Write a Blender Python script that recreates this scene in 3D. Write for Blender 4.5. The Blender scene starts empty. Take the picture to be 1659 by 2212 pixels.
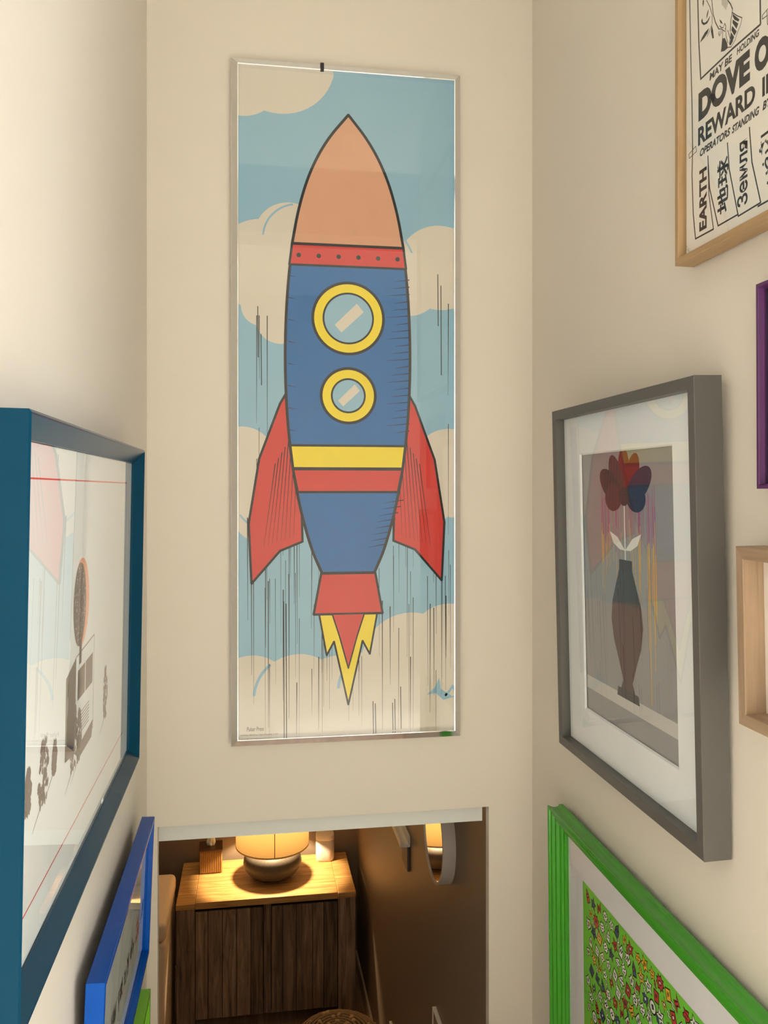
import bpy, bmesh, math, random
from mathutils import Vector, Matrix
random.seed(7)
S = bpy.context.scene
COL = S.collection
H = 3.2                      # eye height above the lower room floor (metres)
WL, WR, WB = -.278, .796, 2.30   # stairwell: left wall, right wall, end wall

# ------------------------------------------------------------------ camera
cam = bpy.data.cameras.new('camera'); camo = bpy.data.objects.new('camera', cam); COL.objects.link(camo)
camo.location = (0, 0, H); camo.rotation_euler = (math.radians(90), 0, math.radians(-9))
cam.sensor_fit = 'HORIZONTAL'; cam.sensor_width = 36; cam.lens = 36*1800/1659
cam.shift_y = -49/1659; cam.clip_start = .02
S.camera = camo
S.view_settings.view_transform = 'Standard'; S.view_settings.look = 'None'
S.view_settings.gamma = 1; S.view_settings.use_curve_mapping = False
S.view_settings.exposure = 0.0
# ------------------------------------------------------------------ world + daylight
w = bpy.data.worlds.new('sky'); S.world = w; w.use_nodes = True
w.node_tree.nodes['Background'].inputs[0].default_value = (.80, .90, 1.0, 1)
w.node_tree.nodes['Background'].inputs[1].default_value = 0.35
def area(name, loc, rot, sx, sy, power, col):
    l = bpy.data.lights.new(name, 'AREA'); l.shape = 'RECTANGLE'; l.size = sx; l.size_y = sy
    l.energy = power; l.color = col
    o = bpy.data.objects.new(name, l); COL.objects.link(o); o.location = loc; o.rotation_euler = rot
    return o
# overhead light added for bounce off the landing floor; daylight from a side window
sk = area('landing_bounce_fill', (.8, -.75, H+1.74), (0, 0, 0), 1.8, 1.4, 122, (.92, .96, 1)); sk.data.spread = math.radians(62)
area('daylight_side_window', (2.92, -1.7, H+.15), (math.radians(90), 0, math.radians(90)), 2.2, 1.9, 104, (.86, .94, 1))

# ------------------------------------------------------------------ materials
def lin(c): c /= 255; return c/12.92 if c <= .04045 else ((c+.055)/1.055)**2.4
def rgb(r, g, b, k=1.2): return tuple(min(.95, lin(x)*k) for x in (r, g, b)) + (1,)
MATS = {}
def mat(name, c, rough=.5, metal=0, spec=.5, noise=0, scale=20, bump=0, bscale=200, stretch=None, coat=0, k=1.2):
    if name in MATS: return MATS[name]
    m = bpy.data.materials.new(name); m.use_nodes = True; nt = m.node_tree; b = nt.nodes['Principled BSDF']
    base = rgb(*c, k=k); b.inputs['Base Color'].default_value = base
    b.inputs['Roughness'].default_value = rough; b.inputs['Metallic'].default_value = metal
    b.inputs['Specular IOR Level'].default_value = spec; b.inputs['Coat Weight'].default_value = coat
    tc = nt.nodes.new('ShaderNodeTexCoord'); mp = nt.nodes.new('ShaderNodeMapping')
    nt.links.new(tc.outputs['Object'], mp.inputs[0])
    if stretch: mp.inputs['Scale'].default_value = stretch
    if noise:
        n = nt.nodes.new('ShaderNodeTexNoise'); n.inputs['Scale'].default_value = scale; n.inputs['Detail'].default_value = 6
        nt.links.new(mp.outputs[0], n.inputs['Vector'])
        r = nt.nodes.new('ShaderNodeValToRGB'); r.color_ramp.elements[0].position = .3; r.color_ramp.elements[1].position = .7
        r.color_ramp.elements[0].color = tuple(x*(1-noise) for x in base[:3])+(1,)
        r.color_ramp.elements[1].color = tuple(min(.95, x*(1+noise)) for x in base[:3])+(1,)
        nt.links.new(n.outputs['Fac'], r.inputs[0]); nt.links.new(r.outputs[0], b.inputs['Base Color'])
    if bump:
        n2 = nt.nodes.new('ShaderNodeTexNoise'); n2.inputs['Scale'].default_value = bscale; n2.inputs['Detail'].default_value = 4
        nt.links.new(mp.outputs[0], n2.inputs['Vector'])
        bp = nt.nodes.new('ShaderNodeBump'); bp.inputs['Strength'].default_value = bump; bp.inputs['Distance'].default_value = .002
        nt.links.new(n2.outputs['Fac'], bp.inputs['Height']); nt.links.new(bp.outputs[0], b.inputs['Normal'])
    MATS[name] = m; return m
def wood(name, c1, c2, along='Z', sc=9, rough=.5, bump=.25, k=1.2, vary=.04):
    """grain streaks running along one object axis"""
    if name in MATS: return MATS[name]
    m = bpy.data.materials.new(name); m.use_nodes = True; nt = m.node_tree; b = nt.nodes['Principled BSDF']
    b.inputs['Roughness'].default_value = rough
    tc = nt.nodes.new('ShaderNodeTexCoord'); mp = nt.nodes.new('ShaderNodeMapping')
    mp.inputs['Scale'].default_value = {'X': (.07, 1, 1), 'Y': (1, .07, 1), 'Z': (1, 1, .07)}[along]
    oi = nt.nodes.new('ShaderNodeObjectInfo'); ad = nt.nodes.new('ShaderNodeVectorMath'); ad.operation = 'MULTIPLY_ADD'
    nt.links.new(oi.outputs['Random'], ad.inputs[0]); ad.inputs[1].default_value = (7, 11, 5); nt.links.new(tc.outputs['Object'], ad.inputs[2])
    nt.links.new(ad.outputs[0], mp.inputs[0])
    n = nt.nodes.new('ShaderNodeTexNoise'); n.inputs['Scale'].default_value = sc*10; n.inputs['Detail'].default_value = 8; n.inputs['Roughness'].default_value = .65
    n.inputs['Distortion'].default_value = .8
    nt.links.new(mp.outputs[0], n.inputs['Vector'])
    r = nt.nodes.new('ShaderNodeValToRGB'); r.color_ramp.elements[0].position = .32; r.color_ramp.elements[1].position = .68
    r.color_ramp.elements[0].color = rgb(*c1, k=k); r.color_ramp.elements[1].color = rgb(*c2, k=k)
    nt.links.new(n.outputs['Fac'], r.inputs[0])
    hs = nt.nodes.new('ShaderNodeHueSaturation'); mr = nt.nodes.new('ShaderNodeMapRange'); mr.inputs['To Min'].default_value = 1-vary; mr.inputs['To Max'].default_value = 1+vary
    nt.links.new(oi.outputs['Random'], mr.inputs[0]); nt.links.new(mr.outputs[0], hs.inputs['Value']); nt.links.new(r.outputs[0], hs.inputs['Color'])
    nt.links.new(hs.outputs[0], b.inputs['Base Color'])
    bp = nt.nodes.new('ShaderNodeBump'); bp.inputs['Strength'].default_value = bump; bp.inputs['Distance'].default_value = .003
    nt.links.new(n.outputs['Fac'], bp.inputs['Height']); nt.links.new(bp.outputs[0], b.inputs['Normal'])
    MATS[name] = m; return m
def glass_mat():
    m = bpy.data.materials.new('picture_glass'); m.use_nodes = True; nt = m.node_tree; nt.nodes.clear()
    out = nt.nodes.new('ShaderNodeOutputMaterial'); mx = nt.nodes.new('ShaderNodeMixShader')
    # thin two-sided sheet: Schlick reflectance, the same from either face
    ge = nt.nodes.new('ShaderNodeNewGeometry'); dt = nt.nodes.new('ShaderNodeVectorMath'); dt.operation = 'DOT_PRODUCT'
    nt.links.new(ge.outputs['Incoming'], dt.inputs[0]); nt.links.new(ge.outputs['Normal'], dt.inputs[1])
    def mth(op, a, b=None, c=None):
        n = nt.nodes.new('ShaderNodeMath'); n.operation = op
        for i, v in enumerate((a, b, c)):
            if v is None: continue
            if isinstance(v, (int, float)): n.inputs[i].default_value = v
            else: nt.links.new(v, n.inputs[i])
        return n.outputs[0]
    fr = mth('MULTIPLY_ADD', mth('POWER', mth('SUBTRACT', 1, mth('ABSOLUTE', dt.outputs['Value'])), 5), .95, .035)
    t = nt.nodes.new('ShaderNodeBsdfTransparent'); t.inputs[0].default_value = (.97, .98, .975, 1)
    g = nt.nodes.new('ShaderNodeBsdfGlossy'); g.inputs['Roughness'].default_value = .005; g.inputs[0].default_value = (1, 1, 1, 1)
    nt.links.new(fr, mx.inputs[0]); nt.links.new(t.outputs[0], mx.inputs[1]); nt.links.new(g.outputs[0], mx.inputs[2])
    nt.links.new(mx.outputs[0], out.inputs[0]); return m
GLASS = glass_mat()
WALL = mat('wall_paint', (212, 204, 192), .62, noise=.012, scale=1.6, bump=.05, bscale=260)
TAUPE = mat('taupe_paint', (128, 114, 100), .45, noise=.02, scale=2)
WHITEP = mat('white_paint', (222, 220, 212), .4, noise=.01)
INK = mat('black_ink', (30, 28, 30), .6, k=1)
# ------------------------------------------------------------------ object helpers
def obj(name, verts, faces, m=None, parent=None, smooth=False):
    me = bpy.data.meshes.new(name); me.from_pydata([tuple(v) for v in verts], [], faces); me.update()
    return mobj(name, me, m, parent, smooth)
def mobj(name, me, m=None, parent=None, smooth=False):
    if m:
        for mm in (m if isinstance(m, list) else [m]): me.materials.append(mm)
    o = bpy.data.objects.new(name, me); COL.objects.link(o)
    if parent: o.parent = parent
    if smooth:
        for p in me.polygons: p.use_smooth = True
    return o
def bobj(name, bm, m=None, parent=None, smooth=False):
    bmesh.ops.recalc_face_normals(bm, faces=bm.faces)
    me = bpy.data.meshes.new(name); bm.to_mesh(me); bm.free(); return mobj(name, me, m, parent, smooth)
def box(bm, x0, x1, y0, y1, z0, z1, bev=0, seg=2):
    vs = [bm.verts.new((x, y, z)) for x in (x0, x1) for y in (y0, y1) for z in (z0, z1)]
    fs = [bm.faces.new([vs[i] for i in f]) for f in ((0, 1, 3, 2), (4, 6, 7, 5), (0, 4, 5, 1), (2, 3, 7, 6), (0, 2, 6, 4), (1, 5, 7, 3))]
    if bev:
        es = {e for f in fs for e in f.edges}
        bmesh.ops.bevel(bm, geom=list(es), offset=bev, segments=seg, profile=.5, affect='EDGES')
def boxobj(name, x0, x1, y0, y1, z0, z1, m, parent=None, bev=0, seg=2, smooth=False):
    bm = bmesh.new(); box(bm, x0, x1, y0, y1, z0, z1, bev, seg); return bobj(name, bm, m, parent, smooth)
def lathe(name, prof, m, parent=None, n=48, smooth=True, sx=1, sy=1, power=2):
    vs, fs = [], []
    for r, z in prof:
        for i in range(n):
            a = 2*math.pi*i/n; c, s = math.cos(a), math.sin(a)
            if power != 2: c = math.copysign(abs(c)**(2/power), c); s = math.copysign(abs(s)**(2/power), s)
            vs.append((r*c*sx, r*s*sy, z))
    for j in range(len(prof)-1):
        for i in range(n):
            fs.append((j*n+i, j*n+(i+1) % n, (j+1)*n+(i+1) % n, (j+1)*n+i))
    o = obj(name, vs, fs, m, parent, smooth); return o
def empty(name, loc, rot=(0, 0, 0)):
    o = bpy.data.objects.new(name, None); COL.objects.link(o); o.location = loc; o.rotation_euler = rot; o.empty_display_size = .05; return o
def tag(o, label, cat, group=None):
    o['label'] = label; o['category'] = cat
    if group: o['group'] = group
    return o
def struct(name, boxes, m, bev=0):
    bm = bmesh.new()
    for b in boxes: box(bm, *b, bev)
    o = bobj(name, bm, m); o['kind'] = 'structure'; return o

# ------------------------------------------------------------------ flat print builder (ink on a sheet)
class Art:
    def __init__(s, clip=None): s.v, s.f, s.mi, s.mats, s.clip, s.layer = [], [], [], [], clip, 0
    def _m(s, m):
        if m not in s.mats: s.mats.append(m)
        return s.mats.index(m)
    def poly(s, pts, m, layer=None, clip=True):
        if s.clip and clip: pts = clip_poly(pts, s.clip)
        if len(pts) < 3: return
        L = s.layer if layer is None else layer
        i = len(s.v); yy = -.00006*L-(len(s.f) % 13)*4e-6; s.v += [(x, yy, z) for x, z in pts]; s.f.append(list(range(i, i+len(pts)))); s.mi.append(s._m(m))
    def ell(s, x, z, rx, rz, m, n=40, layer=None, rot=0):
        ca, sa = math.cos(rot), math.sin(rot)
        s.poly([(x+rx*math.cos(t)*ca-rz*math.sin(t)*sa, z+rx*math.cos(t)*sa+rz*math.sin(t)*ca) for t in (2*math.pi*i/n for i in range(n))], m, layer)
    def rect(s, x0, x1, z0, z1, m, layer=None): s.poly([(x0, z0), (x1, z0), (x1, z1), (x0, z1)], m, layer)
    def line(s, pts, wd, m, layer=None, taper=False, closed=False):
        if closed: pts = list(pts)+[pts[0]]
        for k in range(len(pts)-1):
            (x0, z0), (x1, z1) = pts[k], pts[k+1]; dx, dz = x1-x0, z1-z0; l = math.hypot(dx, dz) or 1
            e = wd*.25; ex, ez = dx/l*e, dz/l*e; nx, nz = -dz/l*wd/2, dx/l*wd/2; t = .25 if taper and k == len(pts)-2 else 1
            s.poly([(x0-ex+nx, z0-ez+nz), (x0-ex-nx, z0-ez-nz), (x1+ex-nx*t, z1+ez-nz*t), (x1+ex+nx*t, z1+ez+nz*t)], m, layer)
    def outlined(s, pts, m, wd, ink, layer):
        s.poly(pts, m, layer); s.line(pts, wd, ink, layer+1, closed=True)
    def text(s, body, x0, x1, z0, z1, m, layer=None, rot=0, bold=0, shear=0, slant=0):
        vs, fs = text_geo(body, bold, shear)
        if not vs: return
        ax = [v[0] for v in vs]; az = [v[1] for v in vs]
        L = s.layer if layer is None else layer; i = len(s.v)
        W, HH = (x1-x0, z1-z0)
        for x, y in vs:
            a = (x-min(ax))/(max(ax)-min(ax)); b = (y-min(az))/(max(az)-min(az))
            if rot == 90: p = (x1-b*W, z0+a*HH)          # reads upwards
            else: p = (x0+a*W, z0+b*HH+slant*a*W)
            s.v.append((p[0], -.00006*L, p[1]))
        for f in fs: s.f.append([i+j for j in f]); s.mi.append(s._m(m))
    def build(s, name, parent, y):
        me = bpy.data.meshes.new(name); me.from_pydata(s.v, [], s.f)
        for m in s.mats: me.materials.append(m)
        for p, k in zip(me.polygons, s.mi): p.material_index = k
        bm = bmesh.new(); bm.from_mesh(me)
        for f in bm.faces:
            f.normal_update()
            if f.normal.y > 0: f.normal_flip()
        bm.to_mesh(me); bm.free()
        o = bpy.data.objects.new(name, me); COL.objects.link(o); o.parent = parent; o.location = (0, -y, 0); return o
def clip_poly(pts, r):
    x0, x1, z0, z1 = r
    for ax, val, sg in ((0, x0, 1), (0, x1, -1), (1, z0, 1), (1, z1, -1)):
        out = []
        for i in range(len(pts)):
            a, b = pts[i-1], pts[i]; da, db = (a[ax]-val)*sg, (b[ax]-val)*sg
            if (da >= 0) != (db >= 0):
                t = da/(da-db); out.append((a[0]+(b[0]-a[0])*t, a[1]+(b[1]-a[1])*t))
            if db >= 0: out.append(b)
        pts = out
        if not pts: return []
    return pts
_tc = {}
def text_geo(body, bold=0, shear=0):
    key = (body, bold, shear)
    if key in _tc: return _tc[key]
    cu = bpy.data.curves.new('lettering', 'FONT'); cu.body = body; cu.offset = bold; cu.shear = shear; cu.resolution_u = 4
    o = bpy.data.objects.new('lettering', cu); COL.objects.link(o)
    dg = bpy.context.evaluated_depsgraph_get(); dg.update()
    me = bpy.data.meshes.new_from_object(o.evaluated_get(dg))
    r = ([(v.co.x, v.co.y) for v in me.vertices], [list(p.vertices) for p in me.polygons])
    bpy.data.objects.remove(o); bpy.data.curves.remove(cu); bpy.data.meshes.remove(me)
    _tc[key] = r; return r

# ------------------------------------------------------------------ picture frames
# local axes: x to the viewer's right, z up, -y out of the wall; origin at the bottom back edge
def rails(parent, W, HT, prof, m, mv=None):
    n = len(prof)
    def build(name, A, B):       # A, B: function (d) -> (x,z) of each end
        vs = []; fs = []
        for end in (A, B):
            for d, h in prof: x, z = end(d); vs.append((x, -h, z))
        for i in range(n):
            j = (i+1) % n; fs.append((i, j, n+j, n+i))
        fs += [tuple(range(n))[::-1], tuple(range(n, 2*n))]
        bm = bmesh.new(); bv = [bm.verts.new(v) for v in vs]
        for f in fs: bm.faces.new([bv[i] for i in f])
        return bobj(name, bm, (mv or m) if name == 'side_rail' else m, parent)
    w2 = W/2
    build('bottom_rail', lambda d: (-w2+d, d), lambda d: (w2-d, d))
    build('top_rail', lambda d: (-w2+d, HT-d), lambda d: (w2-d, HT-d))
    build('side_rail', lambda d: (-w2+d, d), lambda d: (-w2+d, HT-d))
    build('side_rail', lambda d: (w2-d, d), lambda d: (w2-d, HT-d))
def hang(name, wall, along, zbot, tilt, off=.003):
    t = math.radians(tilt)
    if wall == 'L': return empty(name, (WL+off, along, H+zbot), (t, 0, math.radians(90)))
    if wall == 'R': return empty(name, (WR-off, along, H+zbot), (t, 0, math.radians(-90)))
    return empty(name, (along, WB-off, H+zbot), (t, 0, 0))
def pane(parent, x0, x1, z0, z1, h):
    return boxobj('glass_pane', x0, x1, -h, -h+.002, z0, z1, None, parent) if False else obj('glass_pane', [(x0, -h, z0), (x1, -h, z0), (x1, -h, z1), (x0, -h, z1)], [(0, 1, 2, 3)], GLASS, parent)
def board(parent, name, x0, x1, z0, z1, h0, h1, m): return boxobj(name, x0, x1, -h1, -h0, z0, z1, m, parent)

# ================================================================== SETTING
T = .14; TB_ = .03; RM2 = WB+TB_
struct('wall_left', [(WL-T, WL, -3.0, RM2, 0, H+1.75)], WALL)
struct('wall_right', [(WR, WR+T, .62, RM2, 0, H+1.75)], WALL)
OPL, OPR, OPT = -.25, .667, -.905
struct('wall_back', [(WL, OPL, WB, WB+TB_, 0, H+1.75), (OPR, WR, WB, WB+TB_, 0, H+1.75), (OPL, OPR, WB, WB+TB_, H+OPT, H+1.75)], WALL)
struct('ceiling', [(WL-T, 3.1, 0, WB+.12, H+1.75, H+1.85), (WL-T, 3.1, -3.1, -1.5, H+1.75, H+1.85), (WL-T, -.15, -1.5, 0, H+1.75, H+1.85), (1.75, 3.1, -1.5, 0, H+1.75, H+1.85)], WHITEP)
FLOORW = wood('landing_boards', (150, 120, 90), (180, 150, 118), 'Y', 4)
struct('floor', [(WL, 3.0, -3.0, .30, H-1.75, H-1.60)], mat('landing_carpet', (222, 212, 196), .9, noise=.04, scale=200))
RM = (-1.9, .70, WB+TB_, 5.58)
struct('floor_lower', [(RM[0]-.1, WR+T, .3, RM[3]+.1, -.12, 0)], FLOORW)
struct('wall_room_far', [(RM[0], RM[1], RM[3], RM[3]+.1, 0, 2.5)], TAUPE)
struct('wall_room_right', [(RM[1], WR+T, RM[2], RM[3]+.1, 0, 2.5)], TAUPE)
struct('wall_room_left', [(RM[0]-.1, RM[0], RM[2]-.1, RM[3]+.1, 0, 2.5)], TAUPE)
struct('wall_room_front', [(RM[0], WL-T, RM[2]-.1, RM[2], 0, 2.5)], TAUPE)
struct('ceiling_room', [(RM[0]-.1, WR+T, RM[2], RM[3]+.1, 2.42, 2.52)], WHITEP)
struct('trim_1', [(WL-.05, .660, WB+.045, WB+.12, H-.962, 2.42)], mat('lintel_paint', (214, 216, 212), .45, noise=.01))
struct('baseboard_right', [(RM[1]-.014, RM[1], RM[2], RM[3], 0, .095)], mat('baseboard_paint', (206, 190, 168), .4), .003)
struct('baseboard_far', [(RM[0], RM[1]-.014, RM[3]-.014, RM[3], 0, .095)], MATS['baseboard_paint'], .003)
# stairs down (below the line of sight)
stairs = struct('floor_steps', [(WL, WR, .3+.25*i, 2.30, 0 if i == 0 else 0, 1.4-.2*i) for i in range(0)] or [(WL, WR, .30, .55, 0, 1.40)], FLOORW)
for i in range(1, 7):
    boxobj('step', WL, WR, .30+.25*i, .55+.25*i, 0, 1.40-.2*i, FLOORW, stairs)
# landing shell with its window; ceiling left open above the added light
struct('wall_landing_rear', [(WL-T, 3.1, -3.1, -3.0, H-1.6, H+1.75)], WALL)
struct('wall_landing_side', [(3.0, 3.1, -3.0, -2.8, H-1.6, H+1.75), (3.0, 3.1, -.6, .62, H-1.6, H+1.75), (3.0, 3.1, -2.8, -.6, H-1.6, H-.8), (3.0, 3.1, -2.8, -.6, H+1.1, H+1.75)], WALL)
struct('wall_landing_front', [(WR+T, 3.1, .62, .72, H-1.75, H+1.75)], WALL)
def window(name, horiz, a0, a1, c):
    bm = bmesh.new(); z0, z1 = H-.8, H+1.1; m_ = (a0+a1)/2
    for b in ((a0, a0+.05, z0, z1), (a1-.05, a1, z0, z1), (m_-.025, m_+.025, z0+.05, z1-.05), (a0+.05, a1-.05, z0, z0+.05), (a0+.05, a1-.05, z1-.05, z1)):
        if horiz: box(bm, b[0], b[1], c-.03, c+.03, b[2], b[3])
        else: box(bm, c-.03, c+.03, b[0], b[1], b[2], b[3])
    o = bobj(name, bm, WHITEP); o['kind'] = 'structure'; return o
window('window_1', False, -2.8, -.6, 3.05)

# ================================================================== LONG CHROME-FRAMED POSTER
CHROME = mat('polished_chrome', (225, 226, 228), .06, metal=1, noise=.01)
PW, PH = .634, 1.854
P = tag(hang('framed_poster', 'B', .2608, -.6925, 0), 'tall narrow poster in a polished chrome frame on the end wall', 'picture')
rails(P, PW, PH, [(0, 0), (0, .020), (.0012, .022), (.0175, .0295), (.0195, .029), (.020, .0275), (.020, .004), (.020, 0)], CHROME)
boxobj('rail_mark', -PW/2+.240, -PW/2+.250, -.0298, -.020, PH-.0205, PH+.0008, mat('rail_mark_black', (20, 20, 22), .4, noise=.02), P, .001)  # small black block across the top rail
board(P, 'backing', -PW/2+.019, PW/2-.019, .019, PH-.019, .001, .006, WHITEP)
SKY = mat('print_sky_blue', (138, 176, 196), .45, noise=.015, scale=6); CREAM = mat('print_cream', (208, 198, 184), .45, noise=.012, scale=6)
PBLUE = mat('print_strong_blue', (0, 94, 160), .4, noise=.05, scale=9); PRED = mat('print_red', (196, 42, 36), .4, noise=.03, scale=9)
PYEL = mat('print_yellow', (232, 204, 24), .4, noise=.02); PTAN = mat('print_tan', (206, 154, 122), .4, noise=.02)
g = (PW/497.)
def G(x, y): return ((x-497)*g-PW/2, (1608-y)*PH/1478.)      # design grid of the sheet
A = Art((-PW/2+.019, PW/2-.019, .019, PH-.019))
A.poly([(-1, -1), (1, -1), (1, 3), (-1, 3)], SKY, 0)
def cloud(lst, layer=1):
    for x, y, r in lst: A.ell(*G(x, y), r*g, r*g*.98, CREAM, 48, layer)
cloud([(600, 122, 118), (520, 170, 80)])
cloud([(708, 520, 92), (620, 505, 74), (800, 560, 92), (560, 560, 90), (650, 600, 90), (880, 600, 70), (540, 620, 45), (950, 560, 95)])
cloud([(560, 660, 42), (600, 690, 50)], 2)
cloud([(520, 990, 70), (590, 1060, 90), (560, 1110, 60), (970, 1000, 80), (920, 1060, 75), (985, 1060, 60)])
cloud([(540, 1500, 85), (640, 1510, 95), (730, 1520, 100), (820, 1500, 95), (885, 1440, 110), (970, 1400, 88), (985, 1480, 90)])
A.poly([G(480, 1500), G(1010, 1500), G(1010, 1640), G(480, 1640)], CREAM, 1)
def arc(x, y, r, a0, a1, wd=6, m=SKY):
    pts = [G(x+r*math.cos(math.radians(a0+(a1-a0)*i/12)), y-r*math.sin(math.radians(a0+(a1-a0)*i/12))) for i in range(13)]
    A.line(pts, wd*g, m, 3)
arc(708, 520, 92, 5, 60, 4); arc(640, 510, 76, 175, 100, 4); arc(640, 1510, 95, 175, 130); arc(820, 1500, 95, 140, 175); arc(800, 560, 92, 20, 50, 4)
arc(885, 1440, 110, -8, -50, 5); arc(590, 1060, 90, 215, 250, 4); arc(920, 1060, 75, 200, 300, 4)
A.poly([G(920, 1515), G(938, 1500), G(948, 1478), G(952, 1503), G(980, 1522), G(958, 1528), G(940, 1512)], SKY, 3)
A.poly([G(640, 522), G(652, 518), G(657, 506), G(662, 518), G(684, 520), G(662, 527), G(657, 540), G(652, 527)], SKY, 3)
rr = random.Random(3)
for x in (551, 556, 573, 578, 590, 607, 612, 619, 636, 641, 668, 673, 683, 689, 700, 706, 748, 757, 763, 770, 776, 858, 877, 884, 890, 922, 928, 936, 941, 955, 962, 969):
    y0 = rr.choice([640, 680, 1060, 1075, 1120, 1180, 1250]) if x < 600 or x > 905 else rr.uniform(1050, 1330)
    for s_ in range(2):
        y1 = y0+rr.uniform(90, 330)
        A.line([G(x, y0), G(x+rr.uniform(-1, 1), min(1590, y1))], rr.choice([1.1, 1.4, 2.0])*g, INK, 4, taper=True); y0 = y1+rr.uniform(40, 120)
        if y0 > 1500: break
for k in range(34):
    x = rr.uniform(520, 975); y0 = rr.uniform(1090, 1330); A.line([G(x, y0), G(x+.5, min(1588, y0+rr.uniform(120, 330)))], rr.choice([1.2, 1.6, 2.2])*g, INK, 4, taper=True)
for x, y0, y1 in ((801, 1525, 1592), (806, 1530, 1592), (844, 1530, 1590), (849, 1522, 1590), (862, 1495, 1588), (608, 1300, 1592), (613, 1305, 1592), (560, 720, 830), (553, 660, 770), (945, 575, 690), (952, 600, 800)):
    A.line([G(x, y0), G(x+1, y1)], 1.8*g, INK, 4)
# a plain toy rocket climbing through the clouds
def shp(pts, m, layer=6, wd=5): A.outlined([G(*p) for p in pts], m, wd*g, INK, layer)
def smooth(p, n=3):
    for _ in range(n):
        q = [p[0]]
        for a, b in zip(p, p[1:]): q += [(a[0]*.75+b[0]*.25, a[1]*.75+b[1]*.25), (a[0]*.25+b[0]*.75, a[1]*.25+b[1]*.75)]
        p = q+[p[-1]]
    return p
def mir(pts): return [(1494-x, y) for x, y in pts]
fin = [(640, 800), (600, 870), (556, 990), (534, 1130), (540, 1260), (600, 1190), (648, 1170)]
shp(fin, PRED, 6); shp(mir(fin), PRED, 6)
shp([(690, 1230), (672, 1330), (700, 1330), (794, 1330), (822, 1330), (804, 1230)], PRED, 6)
shp([(684, 1330), (700, 1420), (716, 1390), (747, 1530), (778, 1390), (794, 1420), (810, 1330)], PYEL, 6, 4)
shp([(712, 1330), (728, 1380), (747, 1450), (766, 1380), (782, 1330)], PRED, 8, 3)
side = smooth([(626, 520), (614, 640), (610, 780), (616, 920), (634, 1060), (664, 1180), (690, 1240)])
shp(side+mir(side)[::-1], PBLUE, 10, 6)
nose = smooth([(626, 520), (640, 440), (664, 360), (700, 290), (747, 232)])
shp(nose+mir(nose[:-1])[::-1], PTAN, 12, 6)
shp([(626, 520), (620, 566), (874, 566), (868, 520)], PRED, 12, 5)
shp([(622, 960), (628, 1010), (866, 1010), (872, 960)], PYEL, 12, 5)
shp([(628, 1012), (638, 1062), (856, 1062), (866, 1012)], PRED, 12, 5)
for yy_, R_ in ((680, 74), (850, 56)):
    A.ell(*G(747, yy_), (R_+6)*g, (R_+6)*g, INK, 48, 14); A.ell(*G(747, yy_), R_*g, R_*g, PYEL, 48, 15)
    A.ell(*G(747, yy_), (R_-18)*g, (R_-18)*g, INK, 48, 16); A.ell(*G(747, yy_), (R_-22)*g, (R_-22)*g, SKY, 48, 17)
    A.poly([G(747-R_*.4, yy_+R_*.2), G(747-R_*.2, yy_+R_*.42), G(747+R_*.45, yy_-R_*.2), G(747+R_*.25, yy_-R_*.45)], CREAM, 18)
for k in range(22):
    y = 590+k*16
    A.line([G(884-abs(k-11)*.3, y), G(850-(k % 3)*9, y+5)], 2.2*g, INK, 14, taper=True)
    if k % 3 == 0: A.line([G(618, y), G(634, y+3)], 1.8*g, INK, 14, taper=True)
for k in range(8):
    A.line([G(868-k*6, 1080+k*14), G(826-k*5, 1086+k*14)], 2.2*g, INK, 14, taper=True)
    A.line([G(590+k*7, 1000-k*12), G(566+k*9, 1180-k*3)], 2*g, INK, 9, taper=True); A.line([G(904-k*7, 1000-k*12), G(928-k*9, 1180-k*3)], 2*g, INK, 9, taper=True)
for k in range(6): A.ell(*G(640+k*43, 545), 5*g, 5*g, INK, 12, 15)
# small print in the corner
A.text('Pulsar Press', *[v for p in ((527, 1577), (566, 1568)) for v in ()] or (G(530, 0)[0], G(566, 0)[0]), G(0, 1579)[1], G(0, 1570)[1], INK, 5, shear=.15)
A.text('NATIONAL PERIODICAL PUBLICATIONS INC. © 1977', G(517, 0)[0], G(596, 0)[0], G(0, 1589)[1], G(0, 1585.6)[1], INK, 5)
A.build('poster_print', P, .0085)
pane(P, -PW/2+.019, PW/2-.019, .019, PH-.019, .0255)

# ================================================================== LEFT WALL: TEAL FRAME
TEAL = mat('teal_lacquer', (8, 54, 76), .2, spec=.12, noise=.02)
W_, H_ = .926, .657
F = tag(hang('framed_picture', 'L', 1.3666, -.573, 1.0), 'wide picture in a deep teal lacquered frame, red line border', 'picture')
rails(F, W_, H_, [(0, 0), (0, .037), (.003, .039), (.005, .0385), (.029, .0205), (.030, 0)], TEAL)
board(F, 'backing', -W_/2+.03, W_/2-.03, .03, H_-.03, .002, .012, WHITEP)
A = Art((-W_/2+.03, W_/2-.03, .03, H_-.03))
PAP = mat('print_paper', (220, 222, 220), .6, noise=.01); BRN = mat('print_brown', (98, 82, 74), .6, noise=.05, scale=40); RLN = mat('print_red_line', (205, 70, 66), .6); ORG = mat('print_orange', (226, 160, 128), .6, noise=.03)
A.poly([(-1, -1), (1, -1), (1, 2), (-1, 2)], PAP, 0)
def Q(Y, Z): return (Y-1.3666, Z+.573)
x0, z0 = Q(.975, -.4875); x1, z1 = Q(1.736, .013)
A.line([(x0, z0), (x1, z0), (x1, z1), (x0, z1)], .0022, RLN, 1, closed=True)
A.ell(*Q(1.303, -.168), .058, .066, ORG, 40, 1); A.ell(*Q(1.291, -.170), .046, .062, BRN, 40, 2)     # round-crowned tree
A.rect(*[Q(1.293, 0)[0], Q(1.309, 0)[0]], Q(0, -.26)[1], Q(0, -.22)[1], BRN, 2)
rr = random.Random(5)
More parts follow.
